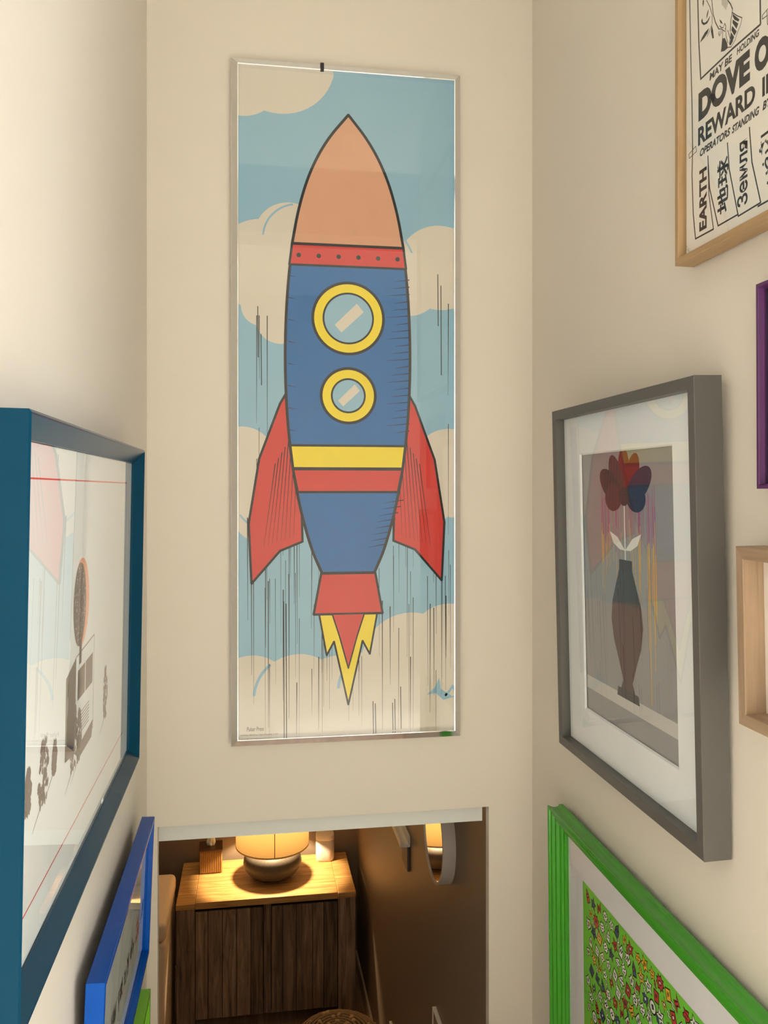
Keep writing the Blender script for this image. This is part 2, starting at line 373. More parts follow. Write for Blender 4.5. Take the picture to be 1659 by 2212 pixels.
for k in range(120):
    a = rr.uniform(0, 6.28); r = math.sqrt(rr.random()); x, z = Q(1.291+.04*r*math.cos(a), -.170+.056*r*math.sin(a)); b = rr.uniform(0, 3.14)
    A.line([(x, z), (x+.004*math.cos(b), z+.004*math.sin(b))], .0009, PAP, 3)
A.poly([Q(1.205, -.262), Q(1.27, -.245), Q(1.27, -.385), Q(1.205, -.378)], BRN, 2)                # small plain house
A.line([Q(1.27, -.245), Q(1.41, -.235), Q(1.41, -.385), Q(1.27, -.385)], .002, BRN, 3, closed=True)
A.poly([Q(1.285, -.268), Q(1.40, -.262), Q(1.40, -.31), Q(1.285, -.312)], BRN, 3)
A.rect(Q(1.338, 0)[0], Q(1.343, 0)[0], Q(0, -.312)[1], Q(0, -.262)[1], PAP, 4)
for k in range(7): A.line([Q(1.315, -.335-k*.005), Q(1.375, -.334-k*.005)], .0016, BRN, 3)
A.poly([Q(1.27, -.385), Q(1.41, -.372), Q(1.40, -.398), Q(1.30, -.402)], BRN, 2)
for Y, zt, zb, wd in ((1.525, -.312, -.402, .034), (1.26, -.305, -.408, .04), (1.30, -.33, -.405, .03), (1.085, -.31, -.39, .045), (1.012, -.325, -.375, .026), (1.143, -.33, -.372, .024)):
    for k in range(90):                                                                     # upright shrubs
        t = rr.random(); hw = wd*(.3+.5*math.sin(math.pi*min(1, t*.9+.1)))*.75
        x, z = Q(Y+rr.uniform(-hw, hw), zb+(zt-zb)*t); A.poly([(x-.004, z), (x+.002, z-.005), (x+.005, z+.002), (x, z+.007)], BRN, 2)
    A.line([Q(Y, zb+.006), Q(Y-.05, zb-.016)], .0028, BRN, 2, taper=True)
A.build('art_print', F, .016)
pane(F, -W_/2+.03, W_/2-.03, .03, H_-.03, .0195)
boxobj('maker_sticker', .12, .135, -.0199, -.0196, .034, .040, mat('sticker_white', (225, 225, 225), .3), F)

# ------------------------------------------------------------------ blue frame
BLUE = mat('blue_lacquer', (0, 72, 160), .25, spec=.2, noise=.02)
W_, H_ = .674, .322
F = tag(hang('framed_picture', 'L', 1.6985, -1.096, 2.3, .006), 'picture in a bright blue box frame below the teal frame', 'picture')
rails(F, W_, H_, [(0, .002), (0, .0305), (.001, .0315), (.010, .0315), (.011, .0305), (.0115, .021), (.015, .020), (.015, .002)], BLUE)
board(F, 'backing', -W_/2+.016, W_/2-.016, .016, H_-.016, .002, .0155, mat('dark_backing', (70, 66, 62), .7))
A = Art()
GRYP = mat('grey_paper', (214, 217, 212), .6, noise=.01); REDI = mat('red_ink', (190, 40, 48), .6)
A.rect(-W_/2+.022, W_/2-.022, .022, H_-.034, GRYP, 2)
rr = random.Random(11)
for k in range(8):
    u = .29-.0815*k; ink = REDI if k == 1 else INK
    for j in range(16):
        x = u+rr.uniform(-.027, .027); z = .128+rr.uniform(-.017, .017); a = rr.choice([.2, 1.2, 1.6, 2.2])
        A.line([(x-.008*math.cos(a), z-.010*math.sin(a)), (x+.008*math.cos(a), z+.010*math.sin(a))], .0052, ink, 3)
    A.ell(u-.034, .138, .0025, .003, ink, 10, 3)
A.build('art_print', F, .0165)
pane(F, -W_/2+.016, W_/2-.016, .016, H_-.016, .0195)
# ------------------------------------------------------------------ small green frame under the blue one
LIME = mat('lime_lacquer', (108, 176, 38), .3, noise=.02)
F = tag(hang('framed_picture', 'L', 1.81, -1.62, .8, .003), 'small lime green picture frame underneath the blue frame', 'picture')
W_, H_ = .52, .418
rails(F, W_, H_, [(0, 0), (0, .028), (.014, .028), (.016, .024), (.022, .024), (.024, .018), (.024, 0)], LIME)
board(F, 'backing', -W_/2+.024, W_/2-.024, .024, H_-.024, .002, .008, mat('navy_print', (38, 44, 60), .6, noise=.05))
pane(F, -W_/2+.024, W_/2-.024, .024, H_-.024, .016)
lathe('wire_hook', [(.0, 0), (.002, .001), (.002, .012), (0, .013)], mat('steel_wire', (120, 118, 112), .35, metal=1), F, 8).location = (0, -.004, H_)

# ================================================================== RIGHT WALL: GREY FRAME
GREY = mat('warm_grey_lacquer', (86, 84, 80), .42, spec=.35, noise=.02)
W_, H_ = .662, .810
F = tag(hang('framed_picture', 'R', 1.616, -.619, 1.3, .004), 'tall picture in a deep warm grey box frame with white mount', 'picture')
rails(F, W_, H_, [(0, 0), (0, .049), (.001, .050), (.021, .050), (.022, .049), (.022, .034), (.022, 0)], GREY)
board(F, 'backing', -W_/2+.022, W_/2-.022, .022, H_-.022, .002, .020, WHITEP)
ax0, ax1, az0, az1 = -.218, .212, .112, .7015
bm = bmesh.new(); X0, X1, Z0, Z1 = -W_/2+.022, W_/2-.022, .022, H_-.022
outer = [(X0, Z0), (X1, Z0), (X1, Z1), (X0, Z1)]; inn = [(ax0, az0), (ax1, az0), (ax1, az1), (ax0, az1)]; inn2 = [(ax0+.003, az0+.003), (ax1-.003, az0+.003), (ax1-.003, az1-.003), (ax0+.003, az1-.003)]
R3 = [[bm.verts.new((x, -h, z)) for x, z in ring] for ring, h in ((outer, .0275), (inn, .0275), (inn2, .0235))]
for a, b in ((0, 1), (1, 2)):
    for i in range(4): bm.faces.new([R3[a][i], R3[a][(i+1) % 4], R3[b][(i+1) % 4], R3[b][i]])
bobj('mount', bm, mat('mount_board', (226, 228, 232), .7, noise=.006), F)
A = Art((ax0, ax1, az0, az1))
GP = mat('print_grey', (142, 141, 142), .6, noise=.02); DRD = mat('print_dark_red', (112, 26, 28), .6, noise=.04); NVY = mat('print_dark_navy', (28, 42, 66), .6); MRN = mat('print_maroon', (78, 52, 54), .6, noise=.04); MAG = mat('print_magenta', (170, 60, 120), .6); YLW = mat('print_amber', (226, 176, 40), .6); WHT = mat('print_white', (222, 222, 216), .6); CHA = mat('print_charcoal', (50, 48, 50), .6)
A.poly([(-1, -1), (1, -1), (1, 2), (-1, 2)], GP, 0)
A.rect(ax0, ax1, .163, .192, mat('print_pale_grey', (190, 187, 182), .6), 1)
def V(px, py): return ((px-1343)*.00215+.005, (1640-py)*.00086+.128)    # design grid of the sheet
rr = random.Random(2)
for k in range(44):
    x = rr.uniform(1284, 1402); y0 = rr.uniform(1050, 1110); ym = y0+rr.uniform(80, 130)
    A.line([V(x, y0), V(x, ym)], .0013, MAG, 2)
    if rr.random() < .65: A.line([V(x, ym), V(x, ym+rr.uniform(60, 330 if x > 1375 else 160))], .0014, YLW, 2)
A.line([V(1389, 1200), V(1388, 1555)], .002, YLW, 2)
# a plain flower in a tall dark vase
st = V(1340, 1060)[0]
A.line([(st, V(0, 1040)[1]), (st, V(0, 1335)[1])], .0045, WHT, 4)
for a, L, c in ((-62, 66, CHA), (-30, 62, MRN), (0, 64, DRD), (30, 62, DRD), (62, 68, NVY), (95, 48, NVY), (-95, 46, MRN)):
    ra = math.radians(a); cx, cz = V(1340, 1085); l = L*.0011
    A.ell(cx+l*math.sin(ra), cz+l*.62*math.cos(ra), .029, l*.82, c, 30, 5+abs(a)//20, rot=-ra)
A.ell(*V(1340, 1085), .024, .02, CHA, 24, 10)
for sg in (-1, 1):                                                          # two pale leaves on the stem
    A.poly([V(1340, 1215), V(1340+sg*16, 1185), V(1340+sg*34, 1172), V(1340+sg*26, 1200), V(1340+sg*12, 1214)], WHT, 4)
vs_ = [(1326, 1238), (1326, 1262), (1318, 1300), (1309, 1345), (1306, 1390), (1311, 1440), (1322, 1490), (1330, 1530), (1324, 1556)]
A.poly([V(*p) for p in vs_]+[V(2680-x, y) for x, y in vs_[::-1]], MRN, 5)
A.poly([V(*p) for p in vs_[:4]]+[V(2680-x, y) for x, y in vs_[:4][::-1]], CHA, 6)
A.poly([V(1318, 1552), V(1362, 1552), V(1364, 1574), V(1316, 1574)], CHA, 6)
A.build('art_print', F, .0215)
pane(F, X0, X1, Z0, Z1, .036)

# ------------------------------------------------------------------ lettered poster in pale wood
ASH = wood('pale_ash_h', (152, 122, 86), (168, 139, 102), 'X', 6, .5, .12); ASHV = wood('pale_ash_v', (152, 122, 86), (168, 139, 102), 'Z', 6, .5, .12)
W_, H_ = .655, .93
F = tag(hang('framed_picture', 'R', 1.0775, .403, 0, .004), 'hand lettered black and white poster in a pale wood frame', 'picture')
rails(F, W_, H_, [(0, 0), (0, .0365), (.001, .0375), (.011, .0375), (.012, .0365), (.012, .020), (.012, 0)], ASH, ASHV)
board(F, 'backing', -W_/2+.012, W_/2-.012, .012, H_-.012, .002, .022, mat('dark_edge', (80, 52, 38), .7))
A = Art()
A.rect(-W_/2+.0135, W_/2-.0135, .0135, H_-.0135, mat('poster_paper', (224, 218, 210), .6, noise=.01), 1)
D = dict(
stem=[(-0.2465, 0.4351), (-0.2359, 0.4176), (-0.2289, 0.4005), (-0.2289, 0.3855), (-0.2359, 0.378), (-0.2447, 0.3723)],
leaf1=[(-0.259, 0.4424), (-0.2594, 0.4368), (-0.258, 0.4298), (-0.2554, 0.4345), (-0.2545, 0.4398)],
leaf2=[(-0.2412, 0.4168), (-0.2456, 0.4108), (-0.2474, 0.4032), (-0.243, 0.4065), (-0.2403, 0.4126)],
leaf3=[(-0.2599, 0.4122), (-0.2636, 0.4094), (-0.2618, 0.4036), (-0.2554, 0.3972), (-0.2447, 0.3942), (-0.2377, 0.3978), (-0.235, 0.403), (-0.243, 0.3989), (-0.2518, 0.3995), (-0.2581, 0.404)],
leaf4=[(-0.2385, 0.3832), (-0.2518, 0.3828), (-0.2609, 0.3791), (-0.2681, 0.3733), (-0.2536, 0.3742), (-0.243, 0.3771)],
leaf5=[(-0.2307, 0.3845), (-0.2324, 0.3742), (-0.2281, 0.3596), (-0.2234, 0.3581), (-0.2263, 0.3728)],
bodyL=[(-0.205, 0.47), (-0.2298, 0.4454), (-0.2298, 0.4254), (-0.2281, 0.4131), (-0.2255, 0.3985), (-0.2186, 0.3816), (-0.2084, 0.3649)],
bodyR=[(-0.185, 0.46), (-0.178, 0.43), (-0.182, 0.3977), (-0.1739, 0.3867), (-0.1683, 0.3754), (-0.1699, 0.3682), (-0.1739, 0.3569), (-0.1747, 0.3429)],
tailtop=[(-0.1699, 0.3713), (-0.1565, 0.3584), (-0.1418, 0.3466), (-0.1457, 0.3377), (-0.155, 0.3294), (-0.1612, 0.3212), (-0.1723, 0.3163), (-0.182, 0.3204), (-0.1918, 0.3205), (-0.2017, 0.3243), (-0.1984, 0.3346), (-0.1967, 0.3548)],
wingmark=[(-0.2068, 0.3806), (-0.2034, 0.3723), (-0.1967, 0.3672), (-0.2009, 0.3746)],
f1=[(-0.1676, 0.3677), (-0.1628, 0.3624), (-0.1488, 0.3478), (-0.1519, 0.346), (-0.1628, 0.3552), (-0.1676, 0.3632)],
f2=[(-0.1676, 0.3583), (-0.1519, 0.3429), (-0.1573, 0.3374), (-0.1683, 0.3529)],
f3=[(-0.1691, 0.3488), (-0.1565, 0.333), (-0.1628, 0.3292), (-0.1715, 0.3429)],
f4=[(-0.1731, 0.3411), (-0.1636, 0.3278), (-0.1691, 0.3227), (-0.1755, 0.3315)],
f5=[(-0.1731, 0.3311), (-0.1668, 0.3232), (-0.1739, 0.3194), (-0.178, 0.3229)],
f6=[(-0.1984, 0.3438), (-0.1902, 0.3403), (-0.1836, 0.3277), (-0.182, 0.3209), (-0.1918, 0.3205), (-0.2017, 0.3243)],
foot1=[(-0.2059, 0.369), (-0.2017, 0.364), (-0.1951, 0.3599)], foot2=[(-0.2084, 0.3649), (-0.2017, 0.3617), (-0.1902, 0.3512)],
claw=[(-0.2084, 0.3612), (-0.2093, 0.3579), (-0.2068, 0.3524)], claw2=[(-0.2034, 0.3598), (-0.2051, 0.3556), (-0.2042, 0.3524)], claw3=[(-0.1992, 0.3575), (-0.2001, 0.3539), (-0.2009, 0.3534)],
leg=[(-0.1951, 0.3603), (-0.191, 0.3649), (-0.1877, 0.3581), (-0.1902, 0.3549)],
featl=[(-0.1885, 0.3576), (-0.1869, 0.3422), (-0.182, 0.3277)], featr=[(-0.182, 0.3486), (-0.1755, 0.3324), (-0.178, 0.3247)],
pinA=[(-0.0883, 0.3205), (-0.0743, 0.3227), (-0.0689, 0.3229)], pinB=[(-0.0883, 0.3205), (-0.0883, 0.3145), (-0.0757, 0.3134)], pinC=[(-0.0771, 0.3217), (-0.0757, 0.3008), (-0.073, 0.2964), (-0.0695, 0.2974), (-0.0716, 0.3178)],
outer=[(-0.304, 0.60), (-0.302, 0.4673), (-0.2989, 0.3734), (-0.2944, 0.2793), (-0.2922, 0.198), (-0.2944, 0.153), (-0.29, 0.0827), (-0.2826, 0.037), (-0.2248, 0.0363)],
tab1=[(-0.2248, 0.0363), (-0.239, 0.0992), (-0.2423, 0.1668)], tab2=[(-0.2423, 0.1668), (-0.2369, 0.1095), (-0.2108, 0.0374), (-0.1522, 0.0377)],
tab3=[(-0.1829, 0.1646), (-0.178, 0.1203), (-0.1522, 0.0346), (-0.0925, 0.0362)], tab4=[(-0.122, 0.1639), (-0.1151, 0.1064), (-0.0925, 0.0362)], tab5=[(-0.0999, 0.0327), (-0.0400, 0.033)],
inner=[(-0.2758, 0.55), (-0.2748, 0.4515), (-0.2718, 0.3819), (-0.2653, 0.3092), (-0.1668, 0.3112), (-0.0932, 0.3094), (-0.0939, 0.3466), (-0.0945, 0.55)],
tape=[(-0.3056, 0.1942), (-0.3034, 0.1864), (-0.2791, 0.1893), (-0.2813, 0.1993)])
for k, v in D.items():
    if k[0] == 'f' and len(k) == 2 or k.startswith('leaf') or k == 'wingmark': A.poly(v, INK, 2)
    else: A.line(v, {'outer': .0030, 'inner': .0036, 'tab1': .0024, 'tab2': .0028, 'tab3': .0028, 'tab4': .0028, 'tab5': .003, 'bodyL': .0020, 'bodyR': .0020}.get(k, .0014), INK, 2, closed=(k == 'tape'))
for k in range(6):                                     # the remaining tear-off strips and the sheet's right border
    x = -.064+.06*k; A.line([(x, .164), (x+.006, .10), (x+.026, .036)], .0028, INK, 2); A.line([(x+.026, .036), (x+.083, .0365)], .0028, INK, 2)
A.line([(.300, .036), (.302, .35), (.301, .62)], .003, INK, 2)
for k in range(9): A.line([(-.200+k*.0026, .45-k*.002), (-.199+k*.0024, .385+abs(k-5)*.003)], .0011, mat('grey_ink', (130, 122, 114), .6), 2)
tx = lambda s_, a, b, c, d, bold=0, **kw: A.text(s_, 1.0775-a, 1.0775-b, c-.403, d-.403, INK, 3, bold=bold, **kw)
tx('MAY BE', 1.3144, 1.247, .6950, .7075, .035, shear=.1); tx('HOLDING', 1.2335, 1.174, .6970, .7080, .035, shear=.1)
tx('DOVE', 1.3501, 1.1978, .6400, .6905, .06); tx('O', 1.1858, 1.1463, .6405, .6905, .06)
tx('REWARD', 1.3514, 1.1841, .5985, .6300, .036); tx('IF', 1.1660, 1.1400, .5985, .6280, .036)
tx('OPERATORS', 1.3455, 1.252, .5775, .5905, .038, shear=.25); tx('STANDING', 1.2475, 1.1735, .5765, .5895, .038, shear=.25); tx('BY', 1.1655, 1.142, .5775, .5905, .038, shear=.25)
tx('EARTH', 1.3475, 1.3235, .4480, .5540, .04, rot=90)
tx('地球', 1.2905, 1.2575, .4560, .5480, .022, rot=90)
tx('Земля', 1.2330, 1.2040, .4500, .5530, .022, rot=90)
tx('\uFEBD\uFEAD\uFEF7\uFE8D', 1.1740, 1.1420, .4600, .5420, .024, rot=90)
GI = mat('pencil_ink', (90, 82, 74), .6)
for pts in ([(-.316, .026), (-.3135, .034), (-.311, .031), (-.3155, .029), (-.311, .025)], [(-.309, .027), (-.3065, .0275), (-.3085, .0255), (-.306, .023), (-.309, .0225)], [(-.306, .019), (-.302, .026)], [(-.3045, .0165), (-.3035, .021)], [(-.302, .0205), (-.3, .02), (-.3015, .0185), (-.2995, .0165), (-.302, .016)]):
    A.line(pts, .0006, GI, 2)
A.build('poster_print', F, .0225)
pane(F, -W_/2+.012, W_/2-.012, .012, H_-.012, .0285)

# ------------------------------------------------------------------ purple frame
PUR = mat('purple_lacquer', (78, 34, 86), .3, noise=.02)
W_, H_ = .262, .3135
F = tag(hang('framed_picture', 'R', 1.043, .001, .25, .003), 'purple picture frame around a dark navy print', 'picture')
rails(F, W_, H_, [(0, 0), (0, .0275), (.0005, .028), (.0055, .028), (.006, .027), (.008, .019), (.008, 0)], PUR)
board(F, 'art_print', -W_/2+.008, W_/2-.008, .008, H_-.008, .002, .016, mat('navy_black_print', (32, 34, 46), .6, noise=.12, scale=30))
pane(F, -W_/2+.008, W_/2-.008, .008, H_-.008, .0185)
# ------------------------------------------------------------------ oak box frame
OAKH = wood('oak_h', (136, 113, 90), (160, 136, 110), 'X', 7, .55, .15); OAKV = wood('oak_v', (136, 113, 90), (160, 136, 110), 'Z', 7, .55, .15)
W_, H_ = .31, .275
F = tag(hang('framed_picture', 'R', 1.0337, -.362, 1.2, .003), 'small deep light oak box frame with plain white print', 'picture')
rails(F, W_, H_, [(0, 0), (0, .0475), (.001, .0485), (.018, .0485), (.019, .0475), (.019, .016), (.019, 0)], OAKH, OAKV)
board(F, 'backing', -W_/2+.019, W_/2-.019, .019, H_-.019, .002, .014, mat('print_blush', (224, 212, 206), .6, noise=.01))
A = Art()
for k in range(6): A.line([(-.128+k*.006, .030+.004*(k % 2)), (-.124+k*.006, .036-.003*(k % 3))], .0008, GI, 0)
A.build('pencil_signature', F, .0142)
pane(F, -W_/2+.019, W_/2-.019, .019, H_-.019, .017)

# ------------------------------------------------------------------ big green moulded frame
GRN = mat('green_gloss', (62, 146, 40), .2, spec=.45, noise=.01)
W_, H_ = 1.03, .86
F = tag(hang('framed_picture', 'R', 1.515, -1.663, .6, .004), 'large glossy green moulded frame around a green doodle print', 'picture')
rails(F, W_, H_, [(0, 0), (0, .010), (.0022, .0112), (.0036, .014), (.0046, .019), (.0044, .025), (.003, .031), (.001, .036), (0, .039), (.0005, .0405), (.005, .041), (.008, .039), (.009, .036), (.012, .035), (.017, .0355), (.019, .033), (.021, .029), (.026, .028), (.030, .029), (.032, .026), (.034, .022), (.040, .0215), (.043, .019), (.045, .016), (.050, .0155), (.053, .013), (.053, 0)], GRN)
board(F, 'backing', -W_/2+.053, W_/2-.053, .053, H_-.053, .001, .006, mat('mount_lilac', (222, 220, 224), .7, noise=.006))
A = Art()
SH = mat('print_lime', (112, 196, 62), .55, noise=.02, scale=5)
sx0, sx1, sz0, sz1 = -.370, .370, .13, .732
A.rect(sx0, sx1, sz0, sz1, SH, 1)
DC = [WHT, WHT, mat('doodle_orange', (236, 172, 48), .6), mat('doodle_red', (192, 52, 54), .6), mat('doodle_blue', (52, 84, 122), .6), WHT]
rr = random.Random(21)
def doodle(x, z, r):
    c = rr.choice(DC); c2 = rr.choice(DC); rot = rr.uniform(-.5, .5); kind = rr.randrange(8)
    def tr(pts): return [(x+r*(a*math.cos(rot)-b*math.sin(rot)), z+r*(a*math.sin(rot)+b*math.cos(rot))) for a, b in pts]
    pol = lambda n, f: [(f(i)*math.cos(2*math.pi*i/n), f(i)*math.sin(2*math.pi*i/n)) for i in range(n)]
    if kind == 0: pts = pol(18, lambda i: .95 if i % 2 else .66)                     # sun / burst
    elif kind == 1: pts = pol(16, lambda i: .78)                                     # disc
    elif kind == 2: pts = [(-.65, -.75), (.55, -.8), (.7, .6), (-.55, .75)]          # tilted box
    elif kind == 3: pts = pol(10, lambda i: 1 if i % 2 else .5)                      # star
    elif kind == 4: pts = pol(14, lambda i: .7+.22*math.sin(i*2.4))                  # cloud blob
    elif kind == 5: pts = [(-.35, -.9), (.1, -.2), (.6, -.35), (.3, .95), (0, .3), (-.6, .35)]  # bolt
    elif kind == 6: pts = [(-.8, 0), (-.3, .5), (.2, .9), (.35, .35), (.85, .1), (.3, -.3), (.2, -.85), (-.3, -.45)]
    else: pts = [(-.5, -.9), (.5, -.9), (.5, .1), (0, .95), (-.5, .1)]               # little house
    o_ = tr([(a*1.2, b*1.2) for a, b in pts]); A.poly(o_, INK, 2); A.poly(tr([(a*.93, b*.93) for a, b in pts]), c, 3)
    q = rr.randrange(4)
    if q == 0: A.poly(tr([(.36*math.cos(t), .36*math.sin(t)) for t in (i*.628 for i in range(10))]), INK, 4); A.poly(tr([(.2*math.cos(t), .2*math.sin(t)) for t in (i*.628 for i in range(10))]), c2, 5)
    elif q == 1: A.line(tr([(-.35, .2), (.3, .25)]), r*.17, INK, 4); A.line(tr([(-.3, -.25), (.35, -.2)]), r*.17, INK, 4)
    elif q == 2: A.poly(tr([(-.3, -.3), (.3, -.3), (.3, .3), (-.3, .3)]), INK, 4); A.poly(tr([(-.15, -.15), (.15, -.15), (.15, .15), (-.15, .15)]), c2, 5)
    else: A.line(tr([(-.3, -.3), (-.1, .3), (.1, -.2), (.3, .3)]), r*.16, INK, 4)
    if rr.random() < .5:
        l = tr([(.6, -.7), (.95, -1.0), (.75, -1.25), (1.15, -1.5)]); A.line(l, r*.42, INK, 2); A.line(l, r*.18, c2, 3)
nz, nx = 18, 22
for j in range(nz):
    for i in range(nx):
        doodle(sx0+.022+(sx1-sx0-.044)*(i+.25+.5*(j % 2))/(nx-.25)+rr.uniform(-.003, .003), sz1-.024-(sz1-sz0-.048)*j/(nz-1)+rr.uniform(-.003, .003), .0150*rr.uniform(.85, 1.12))
A.build('art_print', F, .0065)
pane(F, -W_/2+.053, W_/2-.053, .053, H_-.053, .0115)

# ================================================================== LOWER ROOM
ZT = H-2.42                                     # sideboard top height .78
SB = tag(empty('sideboard', (.09, 5.26, 0)), 'rustic dark plank sideboard with a honey coloured top', 'sideboard')
DARKW = wood('dark_plank', (64, 54, 46), (150, 128, 108), 'Z', 4, .6, .9, vary=.32); TOPW = wood('honey_top', (156, 114, 66), (214, 172, 110), 'X', 5, .42, .35)
sw, sd = .525, .275                              # half width / half depth
POSTW = .105
for s_ in (-1, 1):
    boxobj('side_panel', *( (-sw, -sw+POSTW) if s_ < 0 else (sw-POSTW, sw)), -sd-.006, sd, 0, ZT-.03, DARKW, SB, .004)
    boxobj('end_block', *( (-sw-.003, -sw+POSTW) if s_ < 0 else (sw-POSTW, sw+.003)), -sd-.012, -sd+.10, ZT-.0315, ZT+.001, TOPW, SB, .004)
    boxobj('end_board', *( (-sw-.002, -sw+POSTW) if s_ < 0 else (sw-POSTW, sw+.002)), -sd+.1005, sd, ZT-.0305, ZT, TOPW, SB, .003)
for i in range(3):
    y0 = -sd+.002+i*(2*sd-.002)/3
    boxobj('top_board', -sw+POSTW+.001, sw-POSTW-.001, y0, y0+(2*sd-.002)/3-.0008, ZT-.04, ZT-.001+.0007*(i % 2), TOPW, SB, .002)
boxobj('carcass', -sw+POSTW, sw-POSTW, -sd+.05, sd-.01, .09, ZT-.041, mat('carcass_dark', (26, 18, 13), .8, noise=.05), SB)
boxobj('centre_stile', -.022, .022, -sd+.012, -sd+.05, .09, ZT-.041, DARKW, SB, .002)
for x0, x1, cuts in ((-sw+POSTW+.002, -.024, [0, .185, .395, .605, .815, 1]), (.024, sw-POSTW-.002, [0, .17, .375, .62, .79, 1])):
    d = boxobj('door', x0, x1, -sd+.022, -sd+.0495, .092, ZT-.058, MATS['carcass_dark'], SB)
    for i in range(5):
        pr = random.uniform(0, .006)
        boxobj('plank', x0+(x1-x0)*cuts[i]+.0014, x0+(x1-x0)*cuts[i+1]-.0014, -sd+.006-pr, -sd+.0215, .092, ZT-.058, DARKW, d, .0025)
# table lamp
LP = tag(empty('table_lamp', (.127, 5.275, ZT)), 'lit table lamp with squat dark base and cream drum shade', 'lamp')
lathe('lamp_base', [(0, .0), (.085, 0), (.115, .006), (.150, .030), (.172, .058), (.182, .090), (.176, .120), (.150, .148), (.100, .165), (.03, .172), (0, .172)], mat('lamp_stone', (84, 78, 70), .5, noise=.12, scale=90, bump=.1, bscale=120), LP)
lathe('stem', [(0, .16), (.012, .16), (.012, .26), (0, .26)], mat('brass', (180, 140, 70), .3, metal=1), LP, 16)
m = bpy.data.materials.new('shade_linen'); m.use_nodes = True; nt = m.node_tree; nt.nodes.clear()
out = nt.nodes.new('ShaderNodeOutputMaterial'); mx = nt.nodes.new('ShaderNodeMixShader'); df = nt.nodes.new('ShaderNodeBsdfDiffuse'); tr_ = nt.nodes.new('ShaderNodeBsdfTranslucent')
wv = nt.nodes.new('ShaderNodeTexNoise'); wv.inputs['Scale'].default_value = 90; cr = nt.nodes.new('ShaderNodeValToRGB')
cr.color_ramp.elements[0].color = (.105, .066, .025, 1); cr.color_ramp.elements[1].color = (.118, .075, .029, 1)
nt.links.new(wv.outputs['Fac'], cr.inputs[0]); nt.links.new(cr.outputs[0], df.inputs[0]); nt.links.new(cr.outputs[0], tr_.inputs[0])
mx.inputs[0].default_value = .55; nt.links.new(df.outputs[0], mx.inputs[1]); nt.links.new(tr_.outputs[0], mx.inputs[2]); nt.links.new(mx.outputs[0], out.inputs[0])
sh = lathe('lamp_shade', [(.227, .195), (.227, .490)], m, LP, 64)
lathe('shade_trim', [(.2275, .194), (.2290, .195), (.2290, .203), (.2275, .204)], mat('trim_linen', (214, 180, 120), .7), sh, 64)
a_ = math.radians(-88)
o = boxobj('shade_seam', -.0022, .0022, -.0012, .0006, .204, .488, mat('seam_brown', (120, 84, 44), .7), sh); o.location = (.2275*math.cos(a_), .2275*math.sin(a_), 0)
o.rotation_euler = (0, 0, a_+math.pi/2)
BULBM = bpy.data.materials.new('bulb_glow'); BULBM.use_nodes = True; bb = BULBM.node_tree.nodes['Principled BSDF']; bb.inputs['Emission Color'].default_value = (1, .62, .25, 1); bb.inputs['Emission Strength'].default_value = 12
lathe('bulb', [(0, .26), (.016, .262), (.03, .29), (.03, .31), (.018, .335), (0, .34)], BULBM, LP, 20)
pl = bpy.data.lights.new('bulb_light', 'POINT'); pl.energy = 54; pl.color = (1, .72, .41); pl.shadow_soft_size = .035
po = bpy.data.objects.new('bulb_light', pl); COL.objects.link(po); po.location = (.127, 5.275, ZT+.375)
# tissue box
TB = tag(empty('tissue_box', (-.258, 5.42, ZT), (0, 0, math.radians(2))), 'ribbed amber tissue box with a white tissue poking out', 'tissue box')
bm = bmesh.new(); n = 16; vs = []
AMB = mat('amber_ribbed', (150, 112, 62), .5, noise=.04)
boxobj('body', -.070, .070, -.065, .065, 0, .142, AMB, TB, .003)
for i in range(12):
    x = -.0627+i*.0114
    boxobj('rib', x-.0033, x+.0033, -.0705, -.064, .008, .134, AMB, TB, .001, 1)
boxobj('lid', -.0725, .0725, -.0685, .0665, .1421, .152, mat('dark_lid', (64, 42, 26), .4, noise=.04), TB, .002)
bm = bmesh.new(); rr = random.Random(4); ring = []
for j, (r, z) in enumerate(((.022, .150), (.026, .165), (.030, .182), (.022, .200), (.010, .213))):
    ring.append([bm.verts.new((r*math.cos(t)*rr.uniform(.6, 1.15), .7*r*math.sin(t)*rr.uniform(.5, 1.2), z+rr.uniform(-.006, .006))) for t in (i*2*math.pi/12 for i in range(12))])
for a, b in zip(ring, ring[1:]):
    for i in range(12): bm.faces.new([a[i], a[(i+1) % 12], b[(i+1) % 12], b[i]])
bm.faces.new(ring[-1]); bobj('tissue', bm, mat('tissue_white', (235, 228, 220), .8), TB)
# speaker
SP = tag(empty('speaker', (.473, 5.462, ZT), (0, 0, math.radians(-4))), 'small white rounded speaker standing beside the lamp', 'speaker')
SPM = mat('speaker_white', (196, 188, 184), .5, noise=.01, bump=.1, bscale=900)
lathe('grille', [(.0, .006), (.058, .006), (.060, .010), (.060, .136), (0, .136)], SPM, SP, 48, True, 1, 1, 3.2)
lathe('top_cap', [(.060, .136), (.0605, .137), (.0605, .158), (.058, .163), (.052, .165), (0, .165)], mat('speaker_cap', (206, 198, 194), .35), SP, 48, True, 1, 1, 3.2)
lathe('base_ring', [(0, 0), (.054, 0), (.056, .002), (.056, .006), (0, .006)], mat('speaker_foot', (200, 190, 180), .5), SP, 48, True, 1, 1, 3.2)
